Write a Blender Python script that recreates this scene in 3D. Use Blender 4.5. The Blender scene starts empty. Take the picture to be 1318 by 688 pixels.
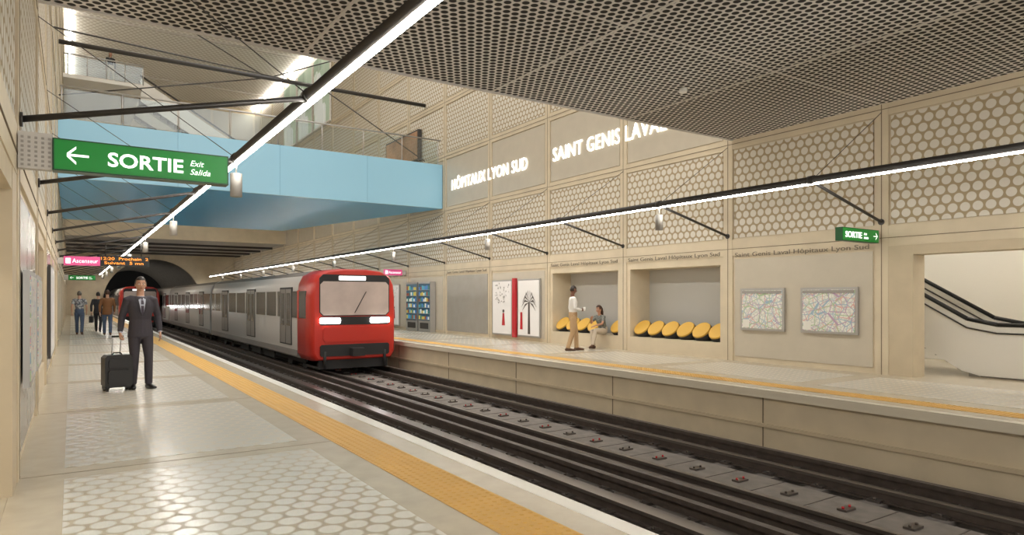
import bpy, math, random
from mathutils import Vector, Matrix
from mathutils.bvhtree import BVHTree
random.seed(4)
scene = bpy.context.scene
try:
    scene.view_settings.view_transform = 'Standard'
except Exception:
    pass

# ------------------------------------------------------------ materials
def lin(c):
    out = []
    for v in c[:3]:
        v /= 255.0
        out.append(v/12.92 if v <= 0.04045 else ((v+0.055)/1.055)**2.4)
    return (out[0], out[1], out[2], 1.0)

def mat(name, col, rough=0.5, metal=0.0, emit=0.0, noise=0.0, nscale=3.0, spec=0.5, ecol=None):
    m = bpy.data.materials.new(name); m.use_nodes = True
    nt = m.node_tree; b = nt.nodes['Principled BSDF']
    b.inputs['Base Color'].default_value = lin(col)
    b.inputs['Roughness'].default_value = rough
    b.inputs['Metallic'].default_value = metal
    b.inputs['Specular IOR Level'].default_value = spec
    if emit > 0:
        b.inputs['Emission Color'].default_value = lin(ecol or col)
        b.inputs['Emission Strength'].default_value = emit
    if noise > 0:
        tc = nt.nodes.new('ShaderNodeTexCoord'); n = nt.nodes.new('ShaderNodeTexNoise')
        n.inputs['Scale'].default_value = nscale; n.inputs['Detail'].default_value = 6
        nt.links.new(tc.outputs['Object'], n.inputs['Vector'])
        r = nt.nodes.new('ShaderNodeMapRange')
        r.inputs['From Min'].default_value = 0.3; r.inputs['From Max'].default_value = 0.7
        nt.links.new(n.outputs['Fac'], r.inputs['Value'])
        mx = nt.nodes.new('ShaderNodeMix'); mx.data_type = 'RGBA'
        c = lin(col)
        mx.inputs['A'].default_value = tuple(v*(1-noise) for v in c[:3])+(1,)
        mx.inputs['B'].default_value = tuple(min(1, v*(1+noise)) for v in c[:3])+(1,)
        nt.links.new(r.outputs['Result'], mx.inputs['Factor'])
        nt.links.new(mx.outputs['Result'], b.inputs['Base Color'])
    return m

def dots_mat(name, axes, pitch, rad, cin, cout, rin=0.4, rout=0.4, soft=0.03, ring=None):
    """hexagonal field of circles; axes e.g. ('Y','Z')"""
    m = bpy.data.materials.new(name); m.use_nodes = True
    nt = m.node_tree; N = nt.nodes; L = nt.links; b = N['Principled BSDF']
    tc = N.new('ShaderNodeTexCoord'); sp = N.new('ShaderNodeSeparateXYZ')
    L.new(tc.outputs['Object'], sp.inputs[0])
    def M(op, a, c=None):
        n = N.new('ShaderNodeMath'); n.operation = op
        for i, v in enumerate((a, c)):
            if v is None: continue
            if isinstance(v, (int, float)): n.inputs[i].default_value = v
            else: L.new(v, n.inputs[i])
        return n.outputs[0]
    u = M('DIVIDE', sp.outputs[axes[0]], pitch)
    v = M('DIVIDE', sp.outputs[axes[1]], pitch*math.sqrt(3))
    def d(off):
        a = M('SUBTRACT', M('FRACT', M('ADD', u, off+100)), 0.5)
        c = M('MULTIPLY', M('SUBTRACT', M('FRACT', M('ADD', v, off+100)), 0.5), math.sqrt(3))
        return M('SQRT', M('ADD', M('MULTIPLY', a, a), M('MULTIPLY', c, c)))
    dd = M('MINIMUM', d(0.0), d(0.5))
    r = N.new('ShaderNodeMapRange')
    r.inputs['From Min'].default_value = rad+soft; r.inputs['From Max'].default_value = rad-soft
    L.new(dd, r.inputs['Value'])
    mx = N.new('ShaderNodeMix'); mx.data_type = 'RGBA'
    mx.inputs['A'].default_value = lin(cout); mx.inputs['B'].default_value = lin(cin)
    L.new(r.outputs['Result'], mx.inputs['Factor'])
    L.new(mx.outputs['Result'], b.inputs['Base Color'])
    mr = N.new('ShaderNodeMapRange')
    mr.inputs['To Min'].default_value = rout; mr.inputs['To Max'].default_value = rin
    L.new(r.outputs['Result'], mr.inputs['Value']); L.new(mr.outputs['Result'], b.inputs['Roughness'])
    return m

def poster_map_mat(name, axes_scale=6.0):
    m = bpy.data.materials.new(name); m.use_nodes = True
    nt = m.node_tree; N = nt.nodes; L = nt.links; b = N['Principled BSDF']
    tc = N.new('ShaderNodeTexCoord')
    base = N.new('ShaderNodeRGB'); base.outputs[0].default_value = lin((232, 231, 222)); prev = base.outputs[0]
    for i, (sc, c, w) in enumerate([(14, (204, 205, 200), .05), (3.6, (220, 176, 166), .016), (4.6, (160, 186, 202), .018), (2.7, (176, 198, 160), .014), (3.1, (190, 160, 186), .010)]):
        mp = N.new('ShaderNodeMapping'); mp.inputs['Location'].default_value = (i*3.1, i*1.7, i*2.3)
        L.new(tc.outputs['Object'], mp.inputs[0])
        v = N.new('ShaderNodeTexVoronoi'); v.feature = 'DISTANCE_TO_EDGE'; v.inputs['Scale'].default_value = sc
        L.new(mp.outputs[0], v.inputs['Vector'])
        t = N.new('ShaderNodeMath'); t.operation = 'LESS_THAN'; t.inputs[1].default_value = w*1.5
        L.new(v.outputs['Distance'], t.inputs[0])
        mx = N.new('ShaderNodeMix'); mx.data_type = 'RGBA'
        L.new(t.outputs[0], mx.inputs['Factor']); L.new(prev, mx.inputs['A']); mx.inputs['B'].default_value = lin(c)
        prev = mx.outputs['Result']
    L.new(prev, b.inputs['Base Color']); b.inputs['Roughness'].default_value = .3
    return m

def cells_mat(name, scale, sat_cols, emit=0.0):
    m = bpy.data.materials.new(name); m.use_nodes = True
    nt = m.node_tree; N = nt.nodes; L = nt.links; b = N['Principled BSDF']
    tc = N.new('ShaderNodeTexCoord'); v = N.new('ShaderNodeTexVoronoi'); v.inputs['Scale'].default_value = scale
    v.distance = 'CHEBYCHEV'; v.inputs['Randomness'].default_value = .6
    L.new(tc.outputs['Object'], v.inputs['Vector'])
    sp = N.new('ShaderNodeSeparateColor'); L.new(v.outputs['Color'], sp.inputs[0])
    r = N.new('ShaderNodeValToRGB'); r.color_ramp.interpolation = 'CONSTANT'
    el = r.color_ramp.elements
    el[0].color = lin(sat_cols[0]); el[1].color = lin(sat_cols[1]); el[1].position = 1/len(sat_cols)
    for i, c in enumerate(sat_cols[2:]):
        e = el.new((i+2)/len(sat_cols)); e.color = lin(c)
    L.new(sp.outputs[0], r.inputs[0]); L.new(r.outputs[0], b.inputs['Base Color'])
    if emit:
        L.new(r.outputs[0], b.inputs['Emission Color']); b.inputs['Emission Strength'].default_value = emit
    return m

def glass_mat(name, tint, fac=0.12):
    m = bpy.data.materials.new(name); m.use_nodes = True
    nt = m.node_tree; N = nt.nodes; L = nt.links
    N.remove(N['Principled BSDF']); out = N['Material Output']
    t = N.new('ShaderNodeBsdfTransparent'); t.inputs[0].default_value = lin(tint)
    g = N.new('ShaderNodeBsdfGlossy'); g.inputs['Roughness'].default_value = .05
    mx = N.new('ShaderNodeMixShader'); mx.inputs[0].default_value = fac
    L.new(t.outputs[0], mx.inputs[1]); L.new(g.outputs[0], mx.inputs[2]); L.new(mx.outputs[0], out.inputs[0])
    return m

BEIGE = mat('beige_concrete', (212, 198, 172), .55, noise=.06, nscale=2)
BEIGE_D = mat('beige_jamb', (200, 185, 158), .6, noise=.05)
GROOVE = mat('joint_shadow_gap', (128, 115, 95), .8)
PANELG = mat('enamel_panel', (200, 191, 174), .25, noise=.03)
GREYPAN = mat('brushed_panel', (178, 173, 164), .25, metal=.25, noise=.05)
NICHE = mat('niche_back', (190, 189, 185), .35)
HONEY = dots_mat('honeycomb_panel', ('Y', 'Z'), .20, .405, (220, 214, 201), (172, 153, 120), .3, .6, soft=.025)
FLOOR = mat('stone_floor', (192, 181, 161), .25, noise=.06, nscale=5)
FDOTS = dots_mat('floor_dots', ('X', 'Y'), .175, .42, (224, 221, 212), (168, 157, 135), .2, .35)
CEIL = dots_mat('perforated_ceiling', ('X', 'Y'), .135, .375, (40, 37, 33), (212, 207, 200), .9, .5, soft=.04)
CEILW = dots_mat('perforated_ceiling_white', ('X', 'Y'), .32, .34, (214, 208, 200), (242, 239, 233), .9, .6)
CEILS = mat('ceiling_seam', (208, 203, 196), .5)
CEILD = mat('soffit_grey', (160, 156, 150), .6)
WHITE = mat('white_paint', (236, 233, 226), .4)
WHITEG = mat('white_edge', (232, 229, 221), .3)
EDGEB = mat('coping_beige', (218, 210, 192), .35)
YEL = mat('tactile_yellow', (212, 166, 84), .5, noise=.04)
YEL2 = mat('seat_yellow', (222, 176, 76), .5)
BLACK = mat('black_rubber', (24, 24, 25), .5)
DGREY = mat('dark_steel', (70, 67, 65), .4, metal=.4)
STEEL = mat('rail_steel', (120, 114, 110), .3, metal=.8)
RAILD = mat('rail_dark', (80, 71, 66), .5, metal=.2, noise=.2, nscale=8)
BED = mat('track_concrete', (108, 101, 95), .8, noise=.2, nscale=6)
SLABC = mat('track_slab', (122, 115, 109), .75, noise=.18, nscale=5)
SLEEP = mat('sleeper', (98, 92, 88), .8, noise=.15, nscale=9)
BLUE = mat('blue_paint', (156, 208, 234), .3)
BLUEJ = mat('blue_joint', (122, 178, 208), .4)
BLUE2 = mat('blue_soffit', (84, 186, 242), .3)
LED = mat('led_strip', (255, 250, 240), .5, emit=50)
FILLC = mat('added_fill_strip', (255, 252, 245), .5, emit=14)  # glow for the fill strips added under the atrium ceiling
LETTER = mat('lit_letters', (255, 255, 250), .5, emit=2.6)
ENGR = mat('engraved_text', (128, 119, 105), .6)
GREEN = mat('sign_green', (8, 136, 46), .35, emit=.15)
GREEND = mat('sign_green_dark', (8, 70, 34), .35)
SIGNW = mat('sign_white', (255, 255, 255), .4, emit=.9)
PINK = mat('sign_pink', (226, 90, 150), .4, emit=.25)
SIGNBOX = mat('sign_housing', (200, 196, 190), .4, metal=.2)
LEDOR = mat('led_orange', (255, 150, 50), .5, emit=1.6)
ALU = mat('aluminium', (185, 183, 180), .35, metal=.6)
GLASS = glass_mat('clear_glass', (240, 246, 247), .08)
WINGLASS = cells_mat('window_view', .5, [(206, 216, 206), (176, 194, 172), (222, 228, 224), (150, 170, 146)], .25)
MAP = poster_map_mat('network_map')
ADW = mat('poster_white', (232, 229, 226), .2, emit=.12)
ADR = mat('poster_red', (186, 52, 58), .2, emit=.08)
ADD = mat('poster_ink', (84, 76, 72), .3)
BILL = mat('billboard_print', (170, 130, 98), .4, noise=.45, nscale=1.0)
TEAL = mat('vending_back', (50, 84, 104), .3, emit=.25)

# ------------------------------------------------------------ mesh builder
class MB:
    def __init__(self): self.v = []; self.f = []; self.m = []; self.s = []; self.mats = []
    def mi(self, m):
        if m not in self.mats: self.mats.append(m)
        return self.mats.index(m)
    def face(self, idx, m, smooth=False):
        self.f.append(tuple(idx)); self.m.append(self.mi(m)); self.s.append(smooth)
    def add(self, p): self.v.append(Vector(p)); return len(self.v)-1
    def box(self, x0, x1, y0, y1, z0, z1, m):
        x0, x1 = sorted((x0, x1)); y0, y1 = sorted((y0, y1)); z0, z1 = sorted((z0, z1))
        i = [self.add(p) for p in [(x0,y0,z0),(x1,y0,z0),(x1,y1,z0),(x0,y1,z0),(x0,y0,z1),(x1,y0,z1),(x1,y1,z1),(x0,y1,z1)]]
        for q in [(0,3,2,1),(4,5,6,7),(0,1,5,4),(1,2,6,5),(2,3,7,6),(3,0,4,7)]: self.face([i[k] for k in q], m)
    def prism(self, poly, vec, m, smooth=False):
        vec = Vector(vec); a = [self.add(p) for p in poly]; b = [self.add(Vector(p)+vec) for p in poly]
        n = len(a)
        self.face(a[::-1], m); self.face(b, m)
        for k in range(n): self.face([a[k], a[(k+1) % n], b[(k+1) % n], b[k]], m, smooth)
    def cyl(self, p0, p1, r, m, n=14, r2=None, capm=None):
        p0 = Vector(p0); p1 = Vector(p1); t = (p1-p0).normalized()
        a = t.orthogonal().normalized(); b = t.cross(a); r2 = r if r2 is None else r2
        A = []; B = []
        for k in range(n):
            w = 2*math.pi*k/n; o = a*math.cos(w)+b*math.sin(w)
            A.append(self.add(p0+o*r)); B.append(self.add(p1+o*r2))
        for k in range(n): self.face([A[k], A[(k+1) % n], B[(k+1) % n], B[k]], m, True)
        self.face(A[::-1], capm or m); self.face(B, capm or m)
    def loft(self, pts, radii, side, m, n=14, cap=.8):
        pts = [Vector(p) for p in pts]; side = Vector(side)
        radii = [(r, r) if isinstance(r, (int, float)) else r for r in radii]
        K = len(pts)
        tan = []
        for i in range(K):
            t = pts[min(i+1, K-1)]-pts[max(i-1, 0)]; tan.append(t.normalized())
        rings = []
        if cap > 0:
            r = min(radii[0])*cap
            rings.append((pts[0]-tan[0]*r*.7, tuple(q*.68 for q in radii[0]), tan[0]))
        for i in range(K): rings.append((pts[i], radii[i], tan[i]))
        if cap > 0:
            r = min(radii[-1])*cap
            rings.append((pts[-1]+tan[-1]*r*.7, tuple(q*.68 for q in radii[-1]), tan[-1]))
        idx = []
        for c, (ra, rb), t in rings:
            a = (side-t*side.dot(t))
            a = a.normalized() if a.length > 1e-4 else t.orthogonal().normalized()
            b = t.cross(a)
            idx.append([self.add(c+a*math.cos(2*math.pi*k/n)*ra+b*math.sin(2*math.pi*k/n)*rb) for k in range(n)])
        for A, B in zip(idx[:-1], idx[1:]):
            for k in range(n): self.face([A[k], A[(k+1) % n], B[(k+1) % n], B[k]], m, True)
        e0 = self.add(pts[0]-tan[0]*min(radii[0])*cap); e1 = self.add(pts[-1]+tan[-1]*min(radii[-1])*cap)
        for k in range(n):
            self.face([e0, idx[0][(k+1) % n], idx[0][k]], m, True)
            self.face([e1, idx[-1][k], idx[-1][(k+1) % n]], m, True)
    def ball(self, c, r, m, n=14, k=10, R=None, fn=None, keep=None):
        c = Vector(c); r = Vector((r, r, r)) if isinstance(r, (int, float)) else Vector(r)
        grid = []
        for j in range(k+1):
            ph = math.pi*j/k; row = []
            for i in range(n):
                th = 2*math.pi*i/n
                d = Vector((math.sin(ph)*math.cos(th), math.sin(ph)*math.sin(th), math.cos(ph)))
                p = Vector((d.x*r.x, d.y*r.y, d.z*r.z))
                if fn: p = fn(d, p)
                if R: p = R @ p
                row.append((self.add(c+p), d))
            grid.append(row)
        for j in range(k):
            for i in range(n):
                q = [grid[j][i], grid[j+1][i], grid[j+1][(i+1) % n], grid[j][(i+1) % n]]
                if keep and not keep(sum((w[1] for w in q), Vector())/4): continue
                self.face([w[0] for w in q], m, True)
    def transform(self, M, start=0):
        for i in range(start, len(self.v)): self.v[i] = M @ self.v[i]
    def build(self, name, recenter=True, parent=None, bevel=0):
        me = bpy.data.meshes.new(name)
        off = Vector((0, 0, 0))
        if recenter and self.v:
            xs = [p.x for p in self.v]; ys = [p.y for p in self.v]; zs = [p.z for p in self.v]
            off = Vector(((min(xs)+max(xs))/2, (min(ys)+max(ys))/2, min(zs)))
        me.from_pydata([tuple(p-off) for p in self.v], [], self.f)
        for mm in self.mats: me.materials.append(mm)
        me.polygons.foreach_set('material_index', self.m)
        me.polygons.foreach_set('use_smooth', self.s)
        me.update()
        o = bpy.data.objects.new(name, me); o.location = off
        scene.collection.objects.link(o)
        if bevel:
            b = o.modifiers.new('bevel', 'BEVEL'); b.width = bevel; b.segments = 2; b.limit_method = 'ANGLE'
        if parent: child(o, parent)
        return o

def child(o, parent):
    bpy.context.view_layer.update()
    o.parent = parent; o.matrix_parent_inverse = parent.matrix_world.inverted()

AX = {'-X': (Vector((0, -1, 0)), Vector((0, 0, 1)), Vector((-1, 0, 0))),
      '+X': (Vector((0, 1, 0)), Vector((0, 0, 1)), Vector((1, 0, 0))),
      '-Y': (Vector((1, 0, 0)), Vector((0, 0, 1)), Vector((0, -1, 0)))}
def text(name, body, origin, facing, w, h, m, parent=None, ext=.004, shear=0, bold=0, space=1.0):
    cu = bpy.data.curves.new(name, 'FONT'); cu.body = body; cu.extrude = ext; cu.shear = shear
    cu.resolution_u = 3; cu.offset = bold; cu.space_character = space
    o = bpy.data.objects.new(name, cu); scene.collection.objects.link(o); cu.materials.append(m)
    bpy.context.view_layer.update()
    d = o.dimensions; sx = w/max(d.x, 1e-4); sy = h/max(d.y, 1e-4)
    ax, ay, az = AX[facing]
    Mx = Matrix.Identity(4)
    for r in range(3):
        Mx[r][0] = ax[r]*sx; Mx[r][1] = ay[r]*sy; Mx[r][2] = az[r]; Mx[r][3] = origin[r]
    if parent:
        o.parent = parent
        bpy.context.view_layer.update()
        o.matrix_parent_inverse = parent.matrix_world.inverted()
    o.matrix_basis = Mx
    return o

XL, XR = -.36, 13.2
P0, PS = 6.85, 3.65
YB = [P0+PS*k for k in range(-4, 18)]
YEND = 69.0; YSTART = YB[0]
ZT = 18.0

# ------------------------------------------------------------ walls
def wall(name, Xw, s, kinds):
    w = MB()
    def bx(o0, o1, y0, y1, z0, z1, m): w.box(Xw+s*o0, Xw+s*o1, y0, y1, z0, z1, m)
    bands = [(2.5, 2.9), (5.05, 5.3), (7.35, 7.6), (9.65, 9.9), (11.95, 12.2), (14.3, 14.6), (17.2, 18)]
    for i, (y0, y1) in enumerate(zip(YB[:-1], YB[1:])):
        k = kinds.get(i-4, 'panel')
        bx(.05, .35, y0, y1, 2.5, ZT, BEIGE)
        a, b = y0+.13, y1-.13
        if k == 'panel' or k == 'plain' or k == 'grey':
            bx(.035, .35, y0, y1, -.2, 2.5, BEIGE)
            bx(.02, .04, a+.05, b-.05, .12, 2.42, GREYPAN if k == 'grey' else PANELG)
        elif k == 'niche':
            bx(.03, .9, y0, y1, -.2, .4, BEIGE)
            bx(.031, .9, y0, a+.12, .4, 2.5, BEIGE); bx(.031, .9, b-.12, y1, .4, 2.5, BEIGE)
            bx(.032, .9, a+.12, b-.12, 2.3, 2.5, BEIGE)
            bx(.8, .9, a+.12, b-.12, .4, 2.3, NICHE)
        elif k == 'door':
            bx(.012, .45, b-.45, y1-.01, -.2, 2.5, BEIGE_D); bx(.012, .45, y0+.01, y0+.25, -.2, 2.5, BEIGE_D)
            bx(.016, .44, y0+.01, y1-.01, 2.32, 2.5, BEIGE_D)
            # corridor behind
            ye = y1+3.5
            bx(.04, 4.5, y0-2, ye, -.1, -.001, FLOOR)
            bx(4.5, 4.6, y0-2, ye, -.1, 5.2, WHITE)
            bx(.45, 4.5, y0-2.1, y0-2, 0, 5.2, WHITE); bx(.45, 4.5, ye, ye+.1, 0, 5.2, WHITE)
            bx(.36, 4.6, y0-2, ye, 5.1, 5.2, WHITE)
            bx(2.0, 2.1, y0-1.5, ye-.5, 5.06, 5.09, LED)  # added glowing strip, out of view, to brighten the corridor
        # upper honeycomb
        for r in range(len(bands)-1):
            z0, z1 = bands[r][1], bands[r+1][0]
            bx(.02, .06, a+.04, b-.04, z0+.03, z1-.03, PANELG if r == 1 and s > 0 else HONEY)
    for (z0, z1) in bands:
        bx(.006, .06, YSTART, YEND, z0, z1, BEIGE)
        if z0 > 3: bx(-.003, .01, YSTART, YEND, (z0+z1)/2-.007, (z0+z1)/2+.007, GROOVE)
    bx(-.003, .01, YSTART, YEND, 2.66, 2.672, GROOVE)
    for y in YB:
        bx(0, .06, y-.13, y+.13, 0, ZT, BEIGE)
        bx(-.004, .01, y-.008, y+.008, 0, ZT, GROOVE)
    return w
kr = {-1: 'door', 0: 'plain', 1: 'niche', 2: 'niche', 3: 'plain', 4: 'grey', 5: 'plain', 6: 'plain', 7: 'grey'}
kl = {-1: 'door', 0: 'grey', 1: 'niche', 2: 'grey', 3: 'plain', 4: 'niche'}
wall('wall_right', XR, 1, kr).build('wall_right', recenter=False)
wall('wall_left', XL, -1, kl).build('wall_left', recenter=False)

# ------------------------------------------------------------ floors / platforms / track
p = MB()
p.box(XL-.038, 2.96, YSTART, YEND, -1.08, 0, FLOOR)
p.box(2.95, 3.1, YSTART, YEND, -.12, .002, WHITEG)
for y0, y1 in zip(YB[:-1], YB[1:]):
    p.box(-.05, 1.98, y0+.22, y1-.22, -.01, .0025, FDOTS)
    p.box(XL+.01, 2.26, y0-.006, y0+.006, -.01, .0015, GROOVE)
p.build('floor_platform_left', recenter=False)
p = MB()
p.box(9.41, XR+.038, YSTART, YEND, -.125, 0, FLOOR)
p.box(9.4, 9.55, YSTART, YEND, -.13, .002, EDGEB)
p.box(9.5, XR-.01, YSTART, YEND, -1.08, -.12, BEIGE)
p.box(9.46, 9.6, YSTART, YEND, -.62, -.56, BEIGE_D)
for y in YB: p.box(9.492, 9.6, y-.01, y+.01, -1.08, -.135, GROOVE)
for y0, y1 in zip(YB[:-1], YB[1:]):
    p.box(10.7, 12.7, y0+.22, y1-.22, -.01, .0025, FDOTS)
p.build('floor_platform_right', recenter=False)

def tactile(name, x0, x1):
    t = MB(); t.box(x0, x1, YSTART, YEND, -.01, .004, YEL)
    n = 6; st = (x1-x0)/n
    for j in range(int((24-1.5)/st)):
        y = 1.5+j*st
        for i in range(n):
            cx = x0+st*(i+.5); r = .021; q = []
            lo = [t.add((cx+r*math.cos(a*math.pi/3), y+r*math.sin(a*math.pi/3), .004)) for a in range(6)]
            hi = [t.add((cx+.6*r*math.cos(a*math.pi/3), y+.6*r*math.sin(a*math.pi/3), .010)) for a in range(6)]
            for k in range(6): t.face([lo[k], lo[(k+1) % 6], hi[(k+1) % 6], hi[k]], YEL, True)
            t.face(hi, YEL)
    t.build(name, recenter=False)
tactile('tactile_paving', 2.27, 2.70)
tactile('tactile_paving', 9.85, 10.25)

t = MB(); t.box(2.9, 9.6, YSTART, YEND+30, -1.3, -1.08, BED)
t.build('floor_track_bed', recenter=False)
def track(xc):
    t = MB()
    y = YSTART
    t.box(xc-.45, xc+.45, YSTART, YEND+20, -1.08, -1.01, SLABC)
    while y < YEND+20:
        t.box(xc-1.3, xc+1.3, y, y+.26, -1.08, -1.02, SLEEP)
        t.box(xc-.45, xc+.45, y-.25, y-.24, -1.05, -1.005, RAILD)
        t.box(xc-.10, xc+.10, y+.07, y+.19, -1.01, -.985, STEEL)
        for q in (-.07, .07): t.cyl((xc+q, y+.13, -.985), (xc+q, y+.13, -.96), .016, ADR if int(y/.75) % 2 else RAILD, 6)
        for dx in (-.72, .72, -1.28, 1.28):
            t.box(xc+dx-.13, xc+dx+.13, y+.05, y+.21, -1.02, -.99, STEEL)
            t.cyl((xc+dx-.1, y+.13, -.99), (xc+dx-.1, y+.13, -.965), .02, RAILD, 6)
            t.cyl((xc+dx+.1, y+.13, -.99), (xc+dx+.1, y+.13, -.965), .02, RAILD, 6)
        y += .75
    for dx in (-.72, .72):
        x = xc+dx
        t.box(x-.07, x+.07, YSTART, YEND+20, -1.02, -1.0, RAILD)
        t.box(x-.012, x+.012, YSTART, YEND+20, -1.0, -.91, RAILD)
        t.box(x-.036, x+.036, YSTART, YEND+20, -.91, -.87, STEEL)
        sx = 1 if dx > 0 else -1
        t.box(x+sx*.13, x+sx*.34, YSTART, YEND+20, -1.0, -.94, STEEL)
    for dx in (-1.3, 1.3):
        x = xc+dx
        t.box(x-.05, x+.05, YSTART, YEND+20, -.88, -.82, RAILD)
        t.box(x-.015, x+.015, YSTART, YEND+20, -1.0, -.88, RAILD)
    t.build('railway_track', recenter=False)
track(4.6); track(7.65)

# ------------------------------------------------------------ ceilings
c = MB()
c.box(XL+.002, XR-.002, YSTART, 10.36, 5.28, 5.4, CEIL)
for x in (3.0, 6.42, 9.8): c.box(x-.022, x+.022, YSTART, 10.36, 5.272, 5.3, CEILS)
for y in YB[:5]: c.box(XL+.01, XR-.01, y-.018, y+.018, 5.274, 5.3, CEILS)
c.box(XL+.004, XR-.004, 10.34, 10.40, 5.255, 5.42, CEILS)
c.cyl((9.2, 8.3, 5.28), (9.2, 8.3, 5.2), .07, WHITE)
c.build('ceiling', recenter=False)
c = MB(); c.box(XL-.3, XR+.3, 30, 60, 17.6, 17.7, CEILW)
for y in range(30, 60, 5): c.box(XL, XR, y, y+.12, 17.5, 17.62, CEILS)
for x in (XL+.2, XR-.3): c.box(x, x+.12, 30.2, 59.8, 17.42, 17.5, FILLC)  # two added glowing strips that brighten the upper atrium
c.build('ceiling_atrium', recenter=False)
c = MB()
c.box(XL+.01, XR-.01, 50.1, YEND-.01, 5.45, 5.6, CEILD)
c.box(XL+.02, XR-.02, 50, 50.25, 5.44, 7.25, BEIGE)
c.box(XL+.03, XR-.03, 50.2, 60, 7.0, 7.2, WHITE)
for y in (54, 58, 62, 66): c.box(XL+.02, XR-.02, y, y+.15, 5.3, 5.46, DGREY)
c.build('ceiling_soffit', recenter=False)
# rear upper wall
w = MB(); w.box(XL, XR, 60, 60.3, 7, 17.7, BEIGE)
for i in range(4):
    for j in range(4):
        x = XL+.2+i*3.35; z = 7.4+j*2.5
        w.box(x, x+3.1, 59.95, 60.01, z, z+2.2, PANELG)
w.build('wall_back_upper', recenter=False)

# tunnel portal end wall with arch
w = MB()
cx, r, zc, n = 6.3, 4.0, 1.1, 24
arc = [(cx+r*math.cos(math.pi*k/n), zc+r*.98*math.sin(math.pi*k/n)) for k in range(n+1)]
for (a, b) in zip(arc[:-1], arc[1:]):
    w.prism([(a[0], YEND, a[1]), (a[0], YEND, 5.6), (b[0], YEND, 5.6), (b[0], YEND, b[1])], (0, .4, 0), BEIGE)
w.box(XL, cx-r, YEND, YEND+.4, -1.1, 5.6, BEIGE); w.box(cx+r, XR+.3, YEND, YEND+.4, -1.1, 5.6, BEIGE)
TUN = mat('tunnel_lining', (130, 122, 110), .8, noise=.15)
prev = [(cx+r, -1.1)]+arc+[(cx-r, -1.1)]
for (a, b) in zip(prev[:-1], prev[1:]):
    w.prism([(a[0], YEND+.01, a[1]), (b[0], YEND+.01, b[1]), (b[0]+(b[0]-cx)*.04, YEND+.01, b[1]+.15), (a[0]+(a[0]-cx)*.04, YEND+.01, a[1]+.15)], (0, 30, 0), TUN)
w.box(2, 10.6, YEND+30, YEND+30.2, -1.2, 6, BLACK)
w.build('wall_tunnel_portal', recenter=False)

# blue volume (bridge over the tracks)
b = MB()
xl, xr = XL+.004, XR-.004
b.prism([(x, y, 5.3) for x, y in [(xl, 25.42), (xr, 25.42), (10.0, 38.7), (xl, 38.7)]], (0, 0, .03), BLUE2)
b.prism([(x, y, 5.34) for x, y in [(xl, 25.45), (xr-.05, 25.45), (9.95, 38.6), (xl, 38.6)]], (0, 0, .8), WHITE)
b.box(xl, xr, 25.3, 25.42, 5.3, 7.16, BLUE)
b.prism([(xr-.17, 25.43, 5.34), (xr, 25.43, 5.34), (10.05, 38.69, 5.34), (9.88, 38.69, 5.34)], (0, 0, 1.80), BLUE)
for k in range(1, 4): b.box(XL+k*3.4-.006, XL+k*3.4+.006, 25.292, 25.31, 5.31, 7.15, BLUEJ)
b.build('blue_footbridge', recenter=False)
g = MB()
for k in range(9):
    x = XL+.1+k*1.66
    g.cyl((x, 25.37, 7.16), (x, 25.37, 8.2), .02, ALU, 8)
    if k < 8: g.box(x+.04, x+1.62, 25.36, 25.375, 7.2, 8.12, GLASS)
g.cyl((XL+.05, 25.37, 8.2), (XR-.05, 25.37, 8.2), .03, ALU, 10)
g.build('glass_balustrade')
# tie beams and cables in atrium
g = MB()
g.cyl((XL, 27, 10.1), (XR, 27, 10.1), .08, DGREY, 12)
for pa, pb in [((XL, 27, 13.2), (6.4, 27, 10.1)), ((XR, 27, 13.2), (6.4, 27, 10.1)), ((XL, 20, 8.2), (8.5, 27, 10.1)), ((XL, 27, 8.3), (6.4, 27, 10.1)), ((XR, 27, 7.6), (8.5, 27, 10.1))]:
    g.cyl(pa, pb, .022, DGREY, 6)
g.build('tie_beam')

# upper landing and escalator
g = MB()
g.box(XL+.004, 3.2, 41, 50, 12.8, 13, WHITE)
for k in range(5): g.cyl((XL+.2+k*.85, 41.1, 13), (XL+.2+k*.85, 41.1, 14.05), .03, ALU, 6)
g.cyl((XL+.01, 41.1, 14.05), (3.2, 41.1, 14.05), .04, ALU, 8)
g.box(XL+.01, 3.2, 41.09, 41.11, 13.05, 13.95, GLASS)
g.build('landing_upper')
def escalator_up(y):
    g = MB()
    x0, z0, x1, z1 = 3.22, 13.0, 12.8, 7.3
    for yy in (y, y+1.2):
        g.prism([(x0, yy, z0-.5), (x0, yy, z0+.75), (x1, yy, z1+.75), (x1, yy, z1-.5)], (0, .08, 0), WHITE)
        g.cyl((x0, yy+.04, z0+.95), (x1, yy+.04, z1+.95), .05, DGREY, 8)
    n = 26
    for k in range(n):
        a = k/n; xx = x0+(x1-x0)*a; zz = z0+(z1-z0)*a
        g.box(xx, xx+(x1-x0)/n, y+.08, y+1.2, zz-.45, zz-.02, CEILD)
    g.build('escalator')
escalator_up(42.5); escalator_up(46.0)
# billboard + windows on right wall upper
g = MB(); g.box(13.02, 13.18, 27.3, 31, 7.7, 9.1, DGREY); g.box(13.0, 13.05, 27.4, 30.9, 7.78, 9.02, BILL); g.build('billboard')
for i in range(3):
    g = MB(); y0 = P0+PS*(9+i)+.2
    g.box(13.12, 13.2, y0, y0+3.25, 12.3, 16.9, WHITE)
    for a in range(3):
        for bb in range(2): g.box(13.10, 13.13, y0+.1+a*1.05, y0+1.05+a*1.05, 12.4+bb*2.25, 14.5+bb*2.25, WINGLASS)
    g.build('window_%d' % (i+1))

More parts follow.
